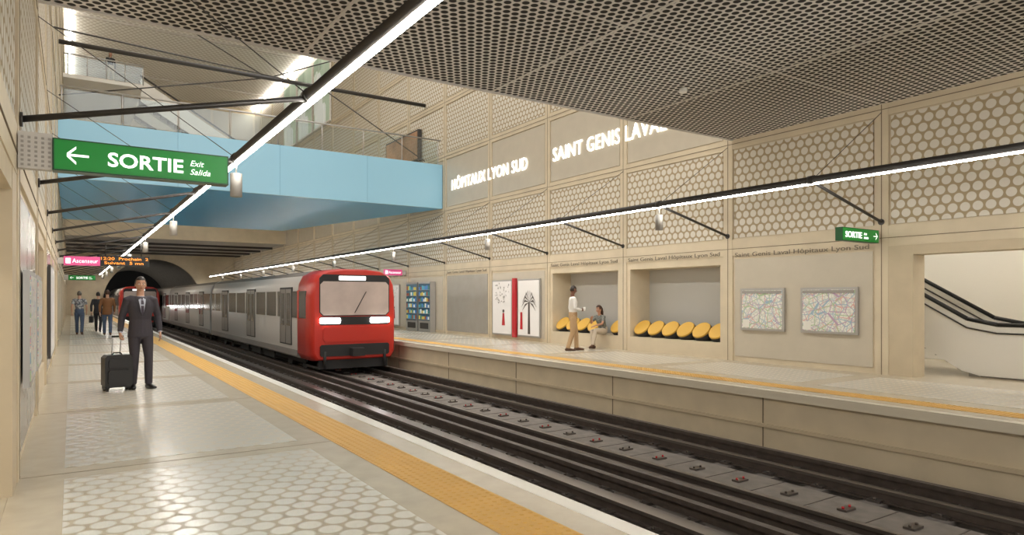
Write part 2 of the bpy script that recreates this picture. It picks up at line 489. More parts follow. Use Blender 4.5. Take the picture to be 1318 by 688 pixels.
# ------------------------------------------------------------ linear luminaires
def tube(x, s, xw):
    g = MB(); z = 3.57
    xe = xw-s*.003
    g.cyl((x, YSTART, z), (x, YEND-1, z), .066, DGREY, 16)
    g.box(x-.03, x+.03, YSTART+.1, YEND-1.1, z-.08, z-.05, LED)
    for i, y in enumerate(YB[:-1]):
        g.cyl((x, y, z-.02), (xe, y, 2.98), .028, DGREY, 10)
        g.cyl((xe-s*.02, y, 2.98), (xe, y, 2.98), .06, DGREY, 12)
        g.cyl((x, y-.06, z), (x, y+.06, z), .08, DGREY, 16)
        g.cyl((x, y, z), (xe, y, 5.12), .006, DGREY, 6)
        if (i-5) % 2 == 0 and i > 3:
            g.cyl((x, y, z-.07), (x, y, 3.34), .012, ALU, 6)
            g.cyl((x, y, 3.34), (x, y, 3.0), .085, CEILD, 16)
    g.build('linear_light')
tube(2.04, -1, XL); tube(10.87, 1, XR)

# ------------------------------------------------------------ signs
def arrow(g, cx, y, cz, s, d, m):
    w = s*.12
    g.box(cx-s*.5, cx+s*.5, y, y+.004, cz-w/2, cz+w/2, m)
    tip = cx+d*s*.5
    for u in (1, -1):
        g.prism([(tip, y-.001*u, cz-u*w*.55), (tip, y-.001*u, cz+u*w*.75), (tip-d*s*.42, y-.001*u, cz+u*(s*.42+w*.6)), (tip-d*s*.42, y-.001*u, cz+u*(s*.42-w*.6))], (0, .004, 0), m)
def exit_sign(x0, x1, y, z0, z1, left):
    g = MB(); H = z1-z0; W = x1-x0
    g.box(x0, x1, y, y+.14, z0, z1, GREEND)
    g.box(x0+.012, x1-.012, y-.006, y, z0+.012, z1-.012, GREEN)
    if left:
        g.box(XL+.002, x0-.002, y+.02, y+.12, z0-.0, z1+.03, SIGNBOX)
        for i in range(5):
            for j in range(7): g.box(XL+.02+i*.045, XL+.04+i*.045, y+.012, y+.022, z0+.02+j*.037, z0+.037+j*.037, CEILD)
        arrow(g, x0+W*.13, y-.012, (z0+z1)/2, H*.58, -1, SIGNW)
    else:
        g.box(x1, XR-.002, y+.04, y+.08, z0+.05, z1-.05, SIGNBOX)
        arrow(g, x1-W*.11, y-.012, (z0+z1)/2, H*.55, 1, SIGNW)
    o = g.build('exit_sign')
    if left:
        text('lettering_exit', 'SORTIE', (x0+W*.285, y-.012, z0+H*.27), '-Y', W*.43, H*.46, SIGNW, o, bold=.02)
        text('lettering_sub_a', 'Exit', (x0+W*.755, y-.012, z0+H*.53), '-Y', W*.085, H*.19, SIGNW, o, shear=.3)
        text('lettering_sub_b', 'Salida', (x0+W*.755, y-.012, z0+H*.24), '-Y', W*.125, H*.19, SIGNW, o, shear=.3)
    else:
        text('lettering_exit', 'SORTIE', (x0+W*.06, y-.012, z0+H*.27), '-Y', W*.44, H*.46, SIGNW, o, bold=.015)
        text('lettering_sub_a', 'Exit', (x0+W*.56, y-.012, z0+H*.53), '-Y', W*.08, H*.17, SIGNW, o, shear=.3)
        text('lettering_sub_b', 'Salida', (x0+W*.56, y-.012, z0+H*.24), '-Y', W*.12, H*.17, SIGNW, o, shear=.3)
exit_sign(-.13, 1.215, 6.6, 2.545, 2.81, True)
exit_sign(11.84, 13.1, 6.85, 2.56, 2.81, False)
exit_sign(-.15, 1.15, 45.0, 2.5, 2.78, True)
# departure display
g = MB(); g.box(.75, 2.35, 27.3, 27.5, 2.62, 2.98, BLACK)
for x in (1.0, 2.1): g.cyl((x, 27.4, 2.98), (x, 27.4, 3.5), .015, DGREY, 6)
o = g.build('departure_display')
text('display_row_a', '12:20  Prochain  2', (.82, 27.29, 2.83), '-Y', 1.45, .1, LEDOR, o)
text('display_row_b', 'Suivant  5 mn', (.95, 27.29, 2.68), '-Y', 1.2, .1, LEDOR, o)
def lift_sign(x0, x1, y, z0, z1, xw):
    g = MB(); g.box(x0, x1, y, y+.1, z0, z1, PINK)
    if xw < x0: g.box(xw+.002, x0, y+.03, y+.07, z0+.05, z1-.05, SIGNBOX)
    else: g.box(x1, xw-.002, y+.03, y+.07, z0+.05, z1-.05, SIGNBOX)
    g.box(x0+.05, x0+.18, y-.006, y, z0+.06, z1-.06, SIGNW)
    o = g.build('lift_sign')
    text('lettering_lift', 'Ascenseur', (x0+.22, y-.01, z0+.08), '-Y', (x1-x0)-.28, (z1-z0)*.45, SIGNW, o)
lift_sign(-.2, .75, 24.5, 2.5, 2.78, XL)
lift_sign(12.1, 13.0, 29.0, 2.55, 2.83, XR)

# station name lettering
text('station_name_lettering', 'SAINT GENIS LAVAL', (XR-.012, 17.5, 5.97), '-X', 5.0, .44, LETTER, ext=.006, space=1.08)
text('station_name_lettering', 'HÔPITAUX LYON SUD', (XR-.012, 24.5, 5.97), '-X', 5.5, .55, LETTER, ext=.006, space=1.08)
for k in (0, 1, 2, 4, 6):
    y1 = P0+PS*(k+1)
    text('wall_name_lettering', 'Saint Genis Laval Hôpitaux Lyon Sud', (XR-.003, y1-.2, 2.47 if k == 0 else 2.52), '-X', 3.2, .13, ENGR, ext=.004)

# wall mounted things
def frame_poster(name, y0, y1, z0, z1, m, Xw=XR, s=-1, fm=ALU):
    g = MB(); g.box(Xw+s*.001, Xw+s*.05, y0, y1, z0, z1, fm)
    g.box(Xw+s*.045, Xw+s*.058, y0+.05, y1-.05, z0+.05, z1-.05, m)
    return g
for (y0, y1) in ((8.95, 10.1), (7.3, 8.55)):
    g = frame_poster('m', y0, y1, .75, 1.72, MAP)
    g.box(13.13, 13.143, y0+.06, y1-.06, 1.6, 1.66, CEILD); g.box(13.13, 13.143, y1-.25, y1-.08, .82, 1.0, WHITEG)
    g.build('map_board', recenter=False)
def ad(y0, y1, kind):
    g = frame_poster('ad', y0, y1, .15, 2.15, ADW, fm=ALU)
    X0, X1 = 13.132, 13.141
    if kind == 0:      # small standing red figure below branches
        ym = y0+.55
        g.prism([(X0, ym-.10, .5), (X0, ym+.10, .5), (X0, ym+.05, .95), (X0, ym-.05, .95)], (.005, 0, 0), ADR)
        g.cyl((X0, ym, 1.02), (X1, ym, 1.02), .06, ADD, 12)
        rnd = random.Random(3)
        for k in range(40):
            yy = y0+.2+rnd.random()*(y1-y0-.4); zz = 1.35+rnd.random()*.65; a = rnd.random()*6.28; l = .06+.05*rnd.random()
            g.prism([(X0-.0001*k, yy, zz), (X0-.0001*k, yy+l*math.cos(a)+.015, zz+l*math.sin(a)), (X0-.0001*k, yy+l*math.cos(a+.6), zz+l*math.sin(a+.6))], (.003, 0, 0), CEILD)
    else:              # palm tree with drooping fronds
        ym = (y0+y1)/2-.05
        g.prism([(X0, ym-.07, .25), (X0, ym+.07, .25), (X0, ym+.04, 1.35), (X0, ym-.04, 1.35)], (.005, 0, 0), ADD)
        for k in range(10):
            a = math.pi*(k/9)*1.3-.15*math.pi; ca, sa = math.cos(a), math.sin(a)
            p1 = (ym+.26*ca, 1.4+.34*sa); p2 = (ym+.46*ca, 1.4+.30*sa-.22)
            x = X0-.0004*k
            g.prism([(x, ym-.03, 1.36), (x, p1[0], p1[1]-.035), (x, p2[0], p2[1]), (x, p1[0], p1[1]+.035)], (.002, 0, 0), ADD)
        g.prism([(X0-.012, y1-.35, .4), (X0-.012, y1-.2, .4), (X0-.012, y1-.22, 1.0), (X0-.012, y1-.33, 1.0)], (.005, 0, 0), ADR)
    g.build('advert_poster')
ad(18.15, 19.5, 1); ad(19.85, 21.2, 0)
g = MB(); g.box(13.1, 13.18, 19.57, 19.78, .1, 2.2, ADR); g.build('trim_1')
pal = [mat('pack_%d' % i, c, .4, emit=.25) for i, c in enumerate([(210, 190, 90), (90, 170, 190), (225, 225, 215), (150, 80, 60), (70, 130, 120), (80, 130, 190)])]
for a in range(2):
    g = MB(); ya = 25.95+a*1.3
    g.box(12.95, 13.195, ya, ya+1.2, 0, 2.2, ALU)
    g.box(12.935, 12.96, ya+.06, ya+1.14, .5, 2.12, TEAL)
    for r in range(6):
        g.box(12.905, 12.94, ya+.06, ya+1.14, .54+r*.26, .556+r*.26, ALU)
        for q in range(7):
            g.box(12.912, 12.936, ya+.09+q*.15, ya+.18+q*.15, .556+r*.26, .556+r*.26+random.choice((.12, .16, .18)), random.choice(pal))
    g.box(12.93, 12.951, ya+.2, ya+1.0, .14, .4, DGREY)
    g.build('vending_machine')
ad(29.7, 31.3, 0)
ad(37.0, 38.4, 0)
for (y0, y1) in [(7.3, 8.5), (8.9, 10.1)]:
    frame_poster('m', y0, y1, .7, 1.75, MAP, Xw=XL, s=1).build('map_board', recenter=False)
frame_poster('m', 14.6, 17.3, .4, 2.1, ADW, Xw=XL, s=1, fm=DGREY).build('advert_poster')

# seats : tilted round stools in niches
def stools(Xw, s, y0, y1, skip=None):
    g = MB(); n = 6; a, b = y0+.5, y1-.5
    ax = Vector((-s*.72, 0, .69)).normalized()
    for i in range(n):
        y = a+(b-a)*i/(n-1)
        if skip and skip[0] < y < skip[1]: continue
        c0 = Vector((Xw+s*.42, y, .52)); tip = c0+ax*.20
        g.cyl(c0-ax*.08, tip, .265, BLACK, 28)
        g.cyl(tip, tip+ax*.045, .262, YEL2, 28, r2=.245)
        g.box(Xw+s*.42-.05, Xw+s*.42+.05, y-.05, y+.05, .401, .5, BLACK)
    g.build('round_seats')
stools(XR, 1, P0+PS, P0+2*PS)
stools(XR, 1, P0+2*PS, P0+3*PS, skip=(14.7, 15.6))
stools(XL, -1, P0+PS, P0+2*PS)
stools(XL, -1, P0+4*PS, P0+5*PS)

# escalator in right corridor
g = MB()
for X in (14.3, 15.5):
    pts = [(X, 2.2, 1.0), (X, 5.3, 1.0), (X, 5.8, 1.1), (X, 10.1, 3.66)]
    for a, c2 in zip(pts[:-1], pts[1:]): g.cyl(a, c2, .04, BLACK, 10)
    g.prism([(X, 2.2, .03), (X, 2.2, .96), (X, 5.3, .96), (X, 5.8, 1.06), (X, 10.1, 3.62), (X, 10.1, 2.66), (X, 5.9, .1), (X, 5.6, .03)], (.05, 0, 0), WHITE)
    pts = [(X-.03, 2.2, .84), (X-.03, 5.3, .84), (X-.03, 5.8, .93), (X-.03, 10.1, 3.49)]
    for a, c2 in zip(pts[:-1], pts[1:]): g.cyl(a, c2, .015, DGREY, 8)
for k in range(22):
    y = 5.6+k*.2; g.box(14.36, 15.49, y, y+.2, -.0+k*.12, .1+k*.12, CEILD)
g.box(14.36, 15.49, 2.2, 5.6, 0, .03, STEEL)
g.build('escalator')

# ------------------------------------------------------------ trains
RED = mat('train_red', (190, 46, 34), .3)
TBODY = mat('train_body', (186, 182, 178), .3)
TROOF = mat('train_roof', (116, 110, 104), .5)
TGLASS = mat('train_window', (52, 50, 52), .12)
TSHIELD = mat('train_windshield', (190, 174, 166), .2, noise=.12, nscale=1.5)
TDOOR = mat('train_door', (138, 133, 129), .3)
HEADL = mat('headlight', (255, 255, 250), .4, emit=20)
TUND = mat('train_underframe', (38, 37, 38), .7)
def profile(k, zoff=0.0, kz=1.0):
    P = [(-1.30, -.50), (-1.42, -.30), (-1.43, .4), (-1.43, 1.5), (-1.38, 1.95), (-1.25, 2.22), (-.95, 2.38), (-.4, 2.44)]
    P = P+[(-x, z) for x, z in P[::-1]]
    return [(x*k, 1.0+(z-1.0)*kz) for x, z in P]
def loft_prof(g, xc, secs, m, mroof=None):
    idx = []
    for (y, k, kz) in secs: idx.append([g.add((xc+x, y, z)) for x, z in profile(k, 0, kz)])
    n = len(idx[0])
    for A, B in zip(idx[:-1], idx[1:]):
        for i in range(n):
            mm = mroof if (mroof and 5 <= i <= 9) else m
            g.face([A[i], B[i], B[(i+1) % n], A[(i+1) % n]], mm, True)
    g.face(idx[0], m); g.face(idx[-1][::-1], m)
def train(name, xc, yf, cars):
    g = MB(); L = 17.6; y = yf
    for c in range(cars):
        if c == 0:
            loft_prof(g, xc, [(y, .92, .95), (y+.08, .965, .98), (y+.25, .99, .995), (y+.5, 1, 1), (y+1.5, 1, 1)], RED)
            loft_prof(g, xc, [(y+1.5, 1, 1), (y+L, 1, 1)], TBODY, TROOF)
        else:
            loft_prof(g, xc, [(y, 1, 1), (y+L, 1, 1)], TBODY, TROOF)
        for sx in (-1, 1):
            X = xc+sx*1.43
            def bx(a, b2, z0, z1, m, d=.012): g.box(X-sx*.03, X+sx*d, y+a, y+b2, z0, z1, m)
            bx(.55 if c == 0 else .1, L-.1, .84, 1.72, TGLASS, .004)
            for dx in (2.2, 7.6, 13.2):
                bx(dx-.06, dx+1.46, -.1, 1.86, BLACK, .008)
                for q in (0, .7):
                    bx(dx+q+.03, dx+q+.67, -.06, 1.80, TDOOR, .014)
                    bx(dx+q+.13, dx+q+.57, .55, 1.66, TGLASS, .02)
            for a, b2 in ((4.0, 4.2), (5.6, 5.8), (7.3, 7.5), (9.2, 9.4), (11.1, 11.3), (12.9, 13.1), (14.8, 15.0), (16.4, 16.6)):
                bx(a, b2, .82, 1.74, TBODY, .01)
            if c == 0: bx(1.3, 1.5, .82, 1.74, RED, .01)
            bx(.15 if c else 1.5, L-.1, -.42, -.22, TDOOR, .01)
        # underframe, bogies
        g.box(xc-1.15, xc+1.15, y+.3, y+L-.2, -.68, -.48, TUND)
        for by in (2.6, L-3.0):
            for q in (-.9, .9):
                for sx in (-1, 1):
                    g.cyl((xc+sx*.82, y+by+q, -.47), (xc+sx*1.12, y+by+q, -.47), .40, TUND, 20)
                    g.cyl((xc+sx*1.12, y+by+q, -.47), (xc+sx*1.14, y+by+q, -.47), .2, STEEL, 16)
            g.box(xc-1.2, xc+1.2, y+by-1.3, y+by+1.3, -.62, -.4, TUND)
        for k in range(3): g.box(xc-1.2, xc+1.2, y+5.4+k*2.2, y+7.0+k*2.2, -.78, -.5, TUND)
        if c < cars-1: g.box(xc-1.1, xc+1.1, y+L-.1, y+L+.6, -.3, 2.15, BLACK)
        y += L+.5
    # front mask
    Y = yf
    def fp(x0, x1, z0, z1, m, d=.02, r=.08):
        pts = [(x0+r, z0), (x1-r, z0), (x1, z0+r), (x1, z1-r), (x1-r, z1), (x0+r, z1), (x0, z1-r), (x0, z0+r)]
        g.prism([(xc+a, Y-d, z) for a, z in pts], (0, d+.01, 0), m)
    fp(-1.17, 1.17, .92, 2.24, BLACK, .012, .12)
    fp(-1.14, 1.14, .95, 2.02, TSHIELD, .02, .1)
    fp(-.55, .35, 2.06, 2.20, SIGNW, .03, .02)
    fp(-1.17, 1.17, .64, .90, BLACK, .014, .05)
    fp(-1.16, -.5, .69, .86, HEADL, .05, .03); fp(.5, 1.16, .69, .86, HEADL, .05, .03)
    fp(-1.05, 1.05, .1, .58, RED, .03, .08)
    fp(-1.15, 1.15, -.35, .02, TUND, .05, .05)
    g.box(xc-.2, xc+.2, Y-.35, Y, -.35, -.1, TUND)
    g.cyl((xc-.03, Y-.04, 1.02), (xc+.35, Y-.05, 1.7), .012, BLACK, 6)
    for sx in (-1, 1): g.cyl((xc+sx*1.0, Y-.02, -.2), (xc+sx*1.0, Y-.02, -.75), .05, TUND, 8)
    g.box(xc-1.15, xc+1.15, Y+.1, Y+1.5, -.76, -.45, TUND)
    g.build(name, recenter=False)
train('metro_train', 7.64, 20.7, 3)
train('metro_train', 4.6, 61.0, 1)

# ------------------------------------------------------------ people
def V(*a): return Vector(a)
def hand(mb, wrist, d, pn, thumb, m, curl=.45):
    d = d.normalized(); pn = (pn-d*pn.dot(d)).normalized(); side = d.cross(pn)*thumb
    mb.loft([wrist-d*.02, wrist+d*.02, wrist+d*.06, wrist+d*.092], [(.026, .018), (.034, .016), (.041, .015), (.038, .012)], side, m, 10)
    for i, ln in enumerate((.070, .080, .074, .058)):
        p = wrist+d*.088+side*(.030-.020*i); pts = [p-d*.01]; a = curl*.4
        for k, fr in enumerate((.42, .33, .25)):
            pts.append(p); dd = d*math.cos(a)+pn*math.sin(a); p = p+dd*ln*fr; a += curl
        pts.append(p)
        mb.loft(pts, [.0088, .0088, .0082, .0076, .0064], side, m, 8)
    p = wrist+d*.03+side*.030
    d1 = (d*.65+side*.6+pn*.3).normalized(); d2 = (d*.9+side*.15+pn*.4).normalized()
    mb.loft([p, p+d1*.035, p+d1*.035+d2*.032, p+d1*.035+d2*.055], [.012, .011, .0095, .007], pn, m, 8)

eyeW = mat('eye_white', (235, 232, 228), .3); dark = mat('eye_dark', (40, 28, 22), .3)
lip = mat('lips', (165, 95, 85), .5)
def head(mb, c, R, skin, hair, long=False, bald=False, beard=False):
    def fn(d, p):
        p = p.copy()
        if d.z < 0:
            q = (-d.z)**1.4; p.x *= 1-.34*q
            if d.y > 0: p.y *= 1-.45*q
            else: p.y *= 1-.10*q
        if d.y < -.3: p.y += .010*(abs(d.y)-.3)
        for sx in (-1, 1):
            w = math.exp(-(((d.x-sx*.38)/.2)**2+((d.z-.02)/.16)**2))
            if d.y < 0: p.y += .010*w
        if d.y < 0: p.y -= .006*math.exp(-((d.x/.3)**2+((d.z+.82)/.18)**2))
        return p
    mb.ball(c, (.077, .098, .120), skin, 28, 22, R, fn)
    T = lambda x, y, z: c+R @ Vector((x, y, z))
    mb.loft([T(0, -.088, .012), T(0, -.103, -.012), T(0, -.112, -.030), T(0, -.100, -.040)], [(.008, .008), (.010, .010), (.015, .011), (.014, .007)], R @ V(1, 0, 0), skin, 10)
    for sx in (-1, 1):
        mb.ball(T(sx*.031, -.080, .006), (.014, .008, .008), eyeW, 10, 8, R)
        mb.ball(T(sx*.031, -.0865, .006), (.0055, .003, .0055), dark, 8, 6, R)
        mb.loft([T(sx*.014, -.093, .024), T(sx*.032, -.091, .029), T(sx*.050, -.080, .023)], [(.003, .005)]*3, R @ V(0, 0, 1), hair, 6)
        mb.ball(T(sx*.077, .004, -.004), (.009, .019, .031), skin, 10, 8, R)
    mb.loft([T(-.024, -.090, -.062), T(0, -.099, -.060), T(.024, -.090, -.062)], [(.003, .003), (.007, .006), (.003, .003)], R @ V(0, 0, 1), lip, 8)
    if not bald:
        def keep(d):
            if d.y < -.35: return d.z > .50+.1*abs(d.x)
            if d.y < .15: return d.z > .12 or (abs(d.x) > .8 and d.z > -.05)
            return d.z > -.45
        def fh(d, p):
            p = fn(d, p); t = 1.07+.05*max(0, d.z)+(.03*math.sin(d.x*11)*math.sin(d.y*9))
            return p*t
        mb.ball(c, (.078, .099, .121), hair, 28, 22, R, fh, keep)
    else:
        def keep(d): return d.z > .28 and d.y > -.65 or (d.y > .2 and d.z > -.3)
        mb.ball(c, (.078, .099, .121), hair, 28, 22, R, lambda d, p: fn(d, p)*1.015, keep)
    if beard:
        mb.ball(c, (.077, .098, .120), hair, 28, 22, R, lambda d, p: fn(d, p)*1.03, lambda d: d.y < .0 and d.z < -.62)
    if long:
        mb.loft([T(0, .06, .07), T(0, .085, 0), T(0, .095, -.10), T(0, .09, -.2), T(0, .08, -.27)], [(.06, .04), (.075, .045), (.075, .04), (.06, .03), (.03, .02)], R @ V(1, 0, 0), hair, 16)

BASE = dict(pel=V(0, 0, .98), wai=V(0, 0, 1.13), che=V(0, -.005, 1.34), nec=V(0, .012, 1.50), hd=V(0, -.012, 1.685),
            shL=V(.185, .005, 1.44), elL=V(.245, .03, 1.165), wrL=V(.25, -.03, .915),
            shR=V(-.185, .005, 1.44), elR=V(-.245, .03, 1.165), wrR=V(-.25, -.03, .915),
            hiL=V(.09, 0, .93), knL=V(.10, -.02, .51), anL=V(.10, .02, .09), toL=V(.125, -.17, .035),
            hiR=V(-.09, 0, .93), knR=V(-.10, -.02, .51), anR=V(-.10, .02, .09), toR=V(-.125, -.17, .035))
def human(name, loc, yaw, H, pose, top, trouser, shoe, skin, hair, jacket=False, fem=False, short=False, suit=None,
          headrot=(0, 0, 0), long=False, bald=False, beard=False, vox=.012, handL=None, handR=None, bareleg=False, extra=None):
    J = dict(BASE); J.update(pose); k = .9 if fem else 1.0
    b = MB(); sx = V(1, 0, 0)
    sh = (J['shL']-J['shR']).normalized()
    up = (J['nec']-J['che']).normalized()
    pts = [J['pel'], (J['pel']+J['wai'])/2, J['wai'], (J['wai']+J['che'])/2, J['che'], J['che']*.45+J['nec']*.55, J['nec']-up*.015]
    rad = [(.165, .115), (.158, .112), (.148*k, .105), (.165*k, .115), (.182*k, .120), (.175*k, .105), (.085, .07)]
    if jacket:
        dn = (J['pel']-J['wai']).normalized()
        pts = [J['pel']+dn*.13]+pts; rad = [(.190, .135)]+[(a*1.06, c*1.07) for a, c in rad]
    b.loft(pts, rad, sh, top, 20, cap=.15)
    if not jacket: b.loft([J['pel']+V(0, 0, -.06), J['pel']+V(0, 0, .02), J['pel']+V(0, 0, .09)], [(.150, .112), (.171, .121), (.160, .115)], sx, trouser, 20)
    else: b.loft([J['pel']+V(0, 0, -.10), J['pel']], [(.150, .105), (.15, .10)], sx, trouser, 20)
    b.loft([J['nec']-up*.05, J['nec']+up*.03, J['hd']+V(0, .012, -.07)], [(.062*k, .062*k), (.055*k, .057*k), (.054*k, .056*k)], sx, skin, 14)
    for S in 'LR':
        s_, e_, w_ = J['sh'+S], J['el'+S], J['wr'+S]
        jk = 1.14 if jacket else 1.0
        b.loft([J['che']*.3+J['nec']*.7-up*.03, s_*.8+(J['che']*.4+J['nec']*.6)*.2, s_, s_*.6+e_*.4], [(.06, .075), (.066*k*jk, .07*k*jk), (.060*k*jk, .062*k*jk), (.052*k*jk, .054*k*jk)], V(0, 0, 1), top, 14)
        mid = e_*.45+w_*.55
        if short:
            q = s_*.35+e_*.65
            b.loft([s_, s_*.65+e_*.35, q], [.060*k, .058*k, .056*k], V(0, 1, 0), top, 14, cap=.1)
            b.loft([q-(e_-s_)*.1, e_, mid, w_], [.043*k, .038*k, .036*k, .025], V(0, 1, 0), skin, 12)
        else:
            b.loft([s_, s_*.5+e_*.5, e_, mid, w_+(e_-w_).normalized()*.005], [.056*k*jk, .052*k*jk, .045*k*jk, .042*k*jk, .033*jk], V(0, 1, 0), top, 14, cap=.15)
        h_, n_, a_, t_ = J['hi'+S], J['kn'+S], J['an'+S], J['to'+S]
        if bareleg:
            q = h_*.35+n_*.65
            b.loft([h_, h_*.5+n_*.5, q], [(.088, .09), (.082, .085), (.075, .078)], sx, trouser, 14, cap=.2)
            b.loft([q-(n_-h_)*.05, n_, n_*.65+a_*.35, a_], [.058, .048, .048, .032], sx, skin, 12)
        else:
            b.loft([h_, h_*.55+n_*.45, n_, n_*.6+a_*.4, a_+V(0, 0, .0)], [(.093, .098), (.086, .092), (.066, .068), (.064, .066), (.056, .060)], sx, trouser, 16, cap=.1)
        fd = (t_-a_); fd.z = 0; fd = fd.normalized(); fl = V(0, 0, 1); sd = fd.cross(fl)
        heel = a_-fd*.055; heel.z = a_.z-.045
        toe = t_+fd*.02; bt = V(a_.x, a_.y, a_.z-.04)
        b.loft([heel, bt+fd*.03, (bt+toe)/2+fd*.01, toe], [(.036, .042), (.040, .045), (.048, .032), (.036, .022)], sd, shoe, 14)
        b.loft([a_+V(0, 0, .03), a_+V(0, 0, -.03)], [.038, .04], sx, shoe, 12)
    groups = {}
    for f, mi_ in zip(b.f, b.m): groups.setdefault(mi_, []).append(f)
    bvhs = [(mi_, BVHTree.FromPolygons([tuple(v) for v in b.v], fs)) for mi_, fs in groups.items()]
    me = bpy.data.meshes.new('tmp'); me.from_pydata([tuple(v) for v in b.v], [], b.f); me.update()
    o = bpy.data.objects.new('tmp', me); scene.collection.objects.link(o)
    r = o.modifiers.new('r', 'REMESH'); r.mode = 'VOXEL'; r.voxel_size = vox
    s = o.modifiers.new('s', 'SMOOTH'); s.factor = .5; s.iterations = 3
    dg = bpy.context.evaluated_depsgraph_get(); ev = o.evaluated_get(dg); em = ev.to_mesh()
    out = MB(); out.mats = list(b.mats)
    vs = [v.co.copy() for v in em.vertices]; fs = [tuple(q.vertices) for q in em.polygons]
    ev.to_mesh_clear(); bpy.data.objects.remove(o)
    for v in vs: out.v.append(v)
    def near(q, cc):
        w = q[1].find_nearest(cc)[3]
        return 9 if w is None else w
    for f in fs:
        cc = sum((vs[i] for i in f), Vector())/len(f)
        best = min(bvhs, key=lambda q: near(q, cc))
        out.f.append(f); out.m.append(best[0]); out.s.append(True)
    full = BVHTree.FromPolygons([tuple(v) for v in vs], fs)
    def strip(rows, m, off=.005, nx=7):
        prev = None
        for (z, xl, xr) in rows:
            row = []
            for i in range(nx):
                x = xl+(xr-xl)*i/(nx-1)
                hit = full.ray_cast(V(x, -1, z), V(0, 1, 0))
                y = hit[0].y-off if hit[0] else -.1
                row.append(out.add((x, y, z)))
            if prev:
                for i in range(nx-1): out.face([prev[i], prev[i+1], row[i+1], row[i]], m, True)
            prev = row
    if suit:
        shirt, tie, lapel = suit
        strip([(1.50, -.055, .055), (1.44, -.055, .055), (1.36, -.043, .043), (1.28, -.028, .028), (1.20, -.008, .008)], shirt, .005)
        strip([(1.49, -.018, .018), (1.465, -.014, .014), (1.40, -.020, .020), (1.28, -.022, .022), (1.20, -.010, .010)], tie, .011, 4)
        for q in (-1, 1):
            rows = [(1.495, .050, .085), (1.44, .052, .105), (1.39, .045, .098), (1.38, .043, .080), (1.28, .026, .055), (1.19, .006, .020)]
            strip([(z, min(q*a, q*c), max(q*a, q*c)) for z, a, c in rows], lapel, .010, 4)
        strip([(1.19, -.002, .002), (1.0, -.002, .002), (.85, -.012, .012)], tie, .004, 2)
    R = Matrix.Rotation(math.radians(headrot[2]), 3, 'Z') @ Matrix.Rotation(math.radians(headrot[0]), 3, 'X') @ Matrix.Rotation(math.radians(headrot[1]), 3, 'Y')
    head(out, J['hd'], R, skin, hair, long, bald, beard)
    for S, hh in (('L', handL), ('R', handR)):
        w_ = J['wr'+S]; d = (w_-J['el'+S])
        hd_, pn, curl = hh if hh else (d.normalized()+V(0, -.12, -.3), V(-1 if S == 'L' else 1, 0, .0), .32)
        dd = hd_.normalized(); pnn = (pn-dd*pn.dot(dd)).normalized(); side = dd.cross(pnn)
        want = V(0, -1, 0) if not hh else V(0, -.3, 1)
        hand(out, w_, hd_, pn, 1 if side.dot(want) > 0 else -1, skin, curl)
        if jacket and suit:
            out.loft([w_+(J['el'+S]-w_).normalized()*.01, w_-(J['el'+S]-w_).normalized()*.012], [.032, .032], sx, suit[0], 12, cap=.1)
    if extra: extra(out, J)
    sc = H/1.81
    Mx = Matrix.Translation(loc) @ Matrix.Rotation(math.radians(yaw), 4, 'Z') @ Matrix.Diagonal((sc, sc, sc, 1))
    zmin = min(v.z for v in out.v)
    out.transform(Matrix.Translation((0, 0, -zmin)))
    out.transform(Mx)
    out.build(name)

SK1 = mat('skin_light', (205, 160, 135), .5); SK2 = mat('skin_dark', (110, 72, 54), .5); SK3 = mat('skin_tan', (190, 140, 112), .5)
HB = mat('hair_dark', (38, 28, 22), .5); HG = mat('hair_grey', (92, 82, 74), .6); HBR = mat('hair_brown', (70, 46, 32), .5)
SUIT = mat('suit_charcoal', (62, 58, 66), .75, noise=.06, nscale=40); LAP = mat('suit_lapel', (48, 45, 52), .7)
SHIRT = mat('shirt_blue_white', (186, 190, 204), .6); TIE = mat('tie_dark', (64, 56, 70), .5)
SHOE = mat('shoe_black', (26, 23, 22), .3); SHOEB = mat('shoe_brown', (84, 54, 36), .5)
KHAKI = mat('khaki_cloth', (186, 154, 116), .8); WSH = mat('white_cloth', (228, 226, 222), .8)
JEANS = mat('denim', (78, 92, 116), .85, noise=.1, nscale=12); BROWN = mat('brown_jacket', (122, 80, 44), .7)
PLAID = cells_mat('plaid_cloth', 22, [(110, 112, 118), (160, 160, 164), (84, 88, 98), (190, 190, 190)])
LEATH = mat('bag_black', (28, 26, 26), .45); DRESS = mat('patterned_top', (120, 122, 116), .8, noise=.5, nscale=25)
CREAM = mat('cream_cloth', (200, 186, 166), .8); DARKC = mat('dark_cloth', (44, 44, 50), .8)

human('businessman', (.95, 12.54, 0), 8, 1.85,
      dict(elR=V(-.255, .05, 1.17), wrR=V(-.285, .02, .93), elL=V(.262, .03, 1.17), wrL=V(.272, -.05, .925),
           knL=V(.105, -.05, .52), anL=V(.115, -.02, .09), toL=V(.155, -.20, .035), knR=V(-.09, -.02, .51), anR=V(-.095, .07, .09), toR=V(-.125, -.12, .035)),
      SUIT, SUIT, SHOE, SK1, HB, jacket=True, suit=(SHIRT, TIE, LAP), vox=.009, headrot=(0, 0, -6),
      handR=(V(0, -.05, -1), V(1, 0, 0), .95))
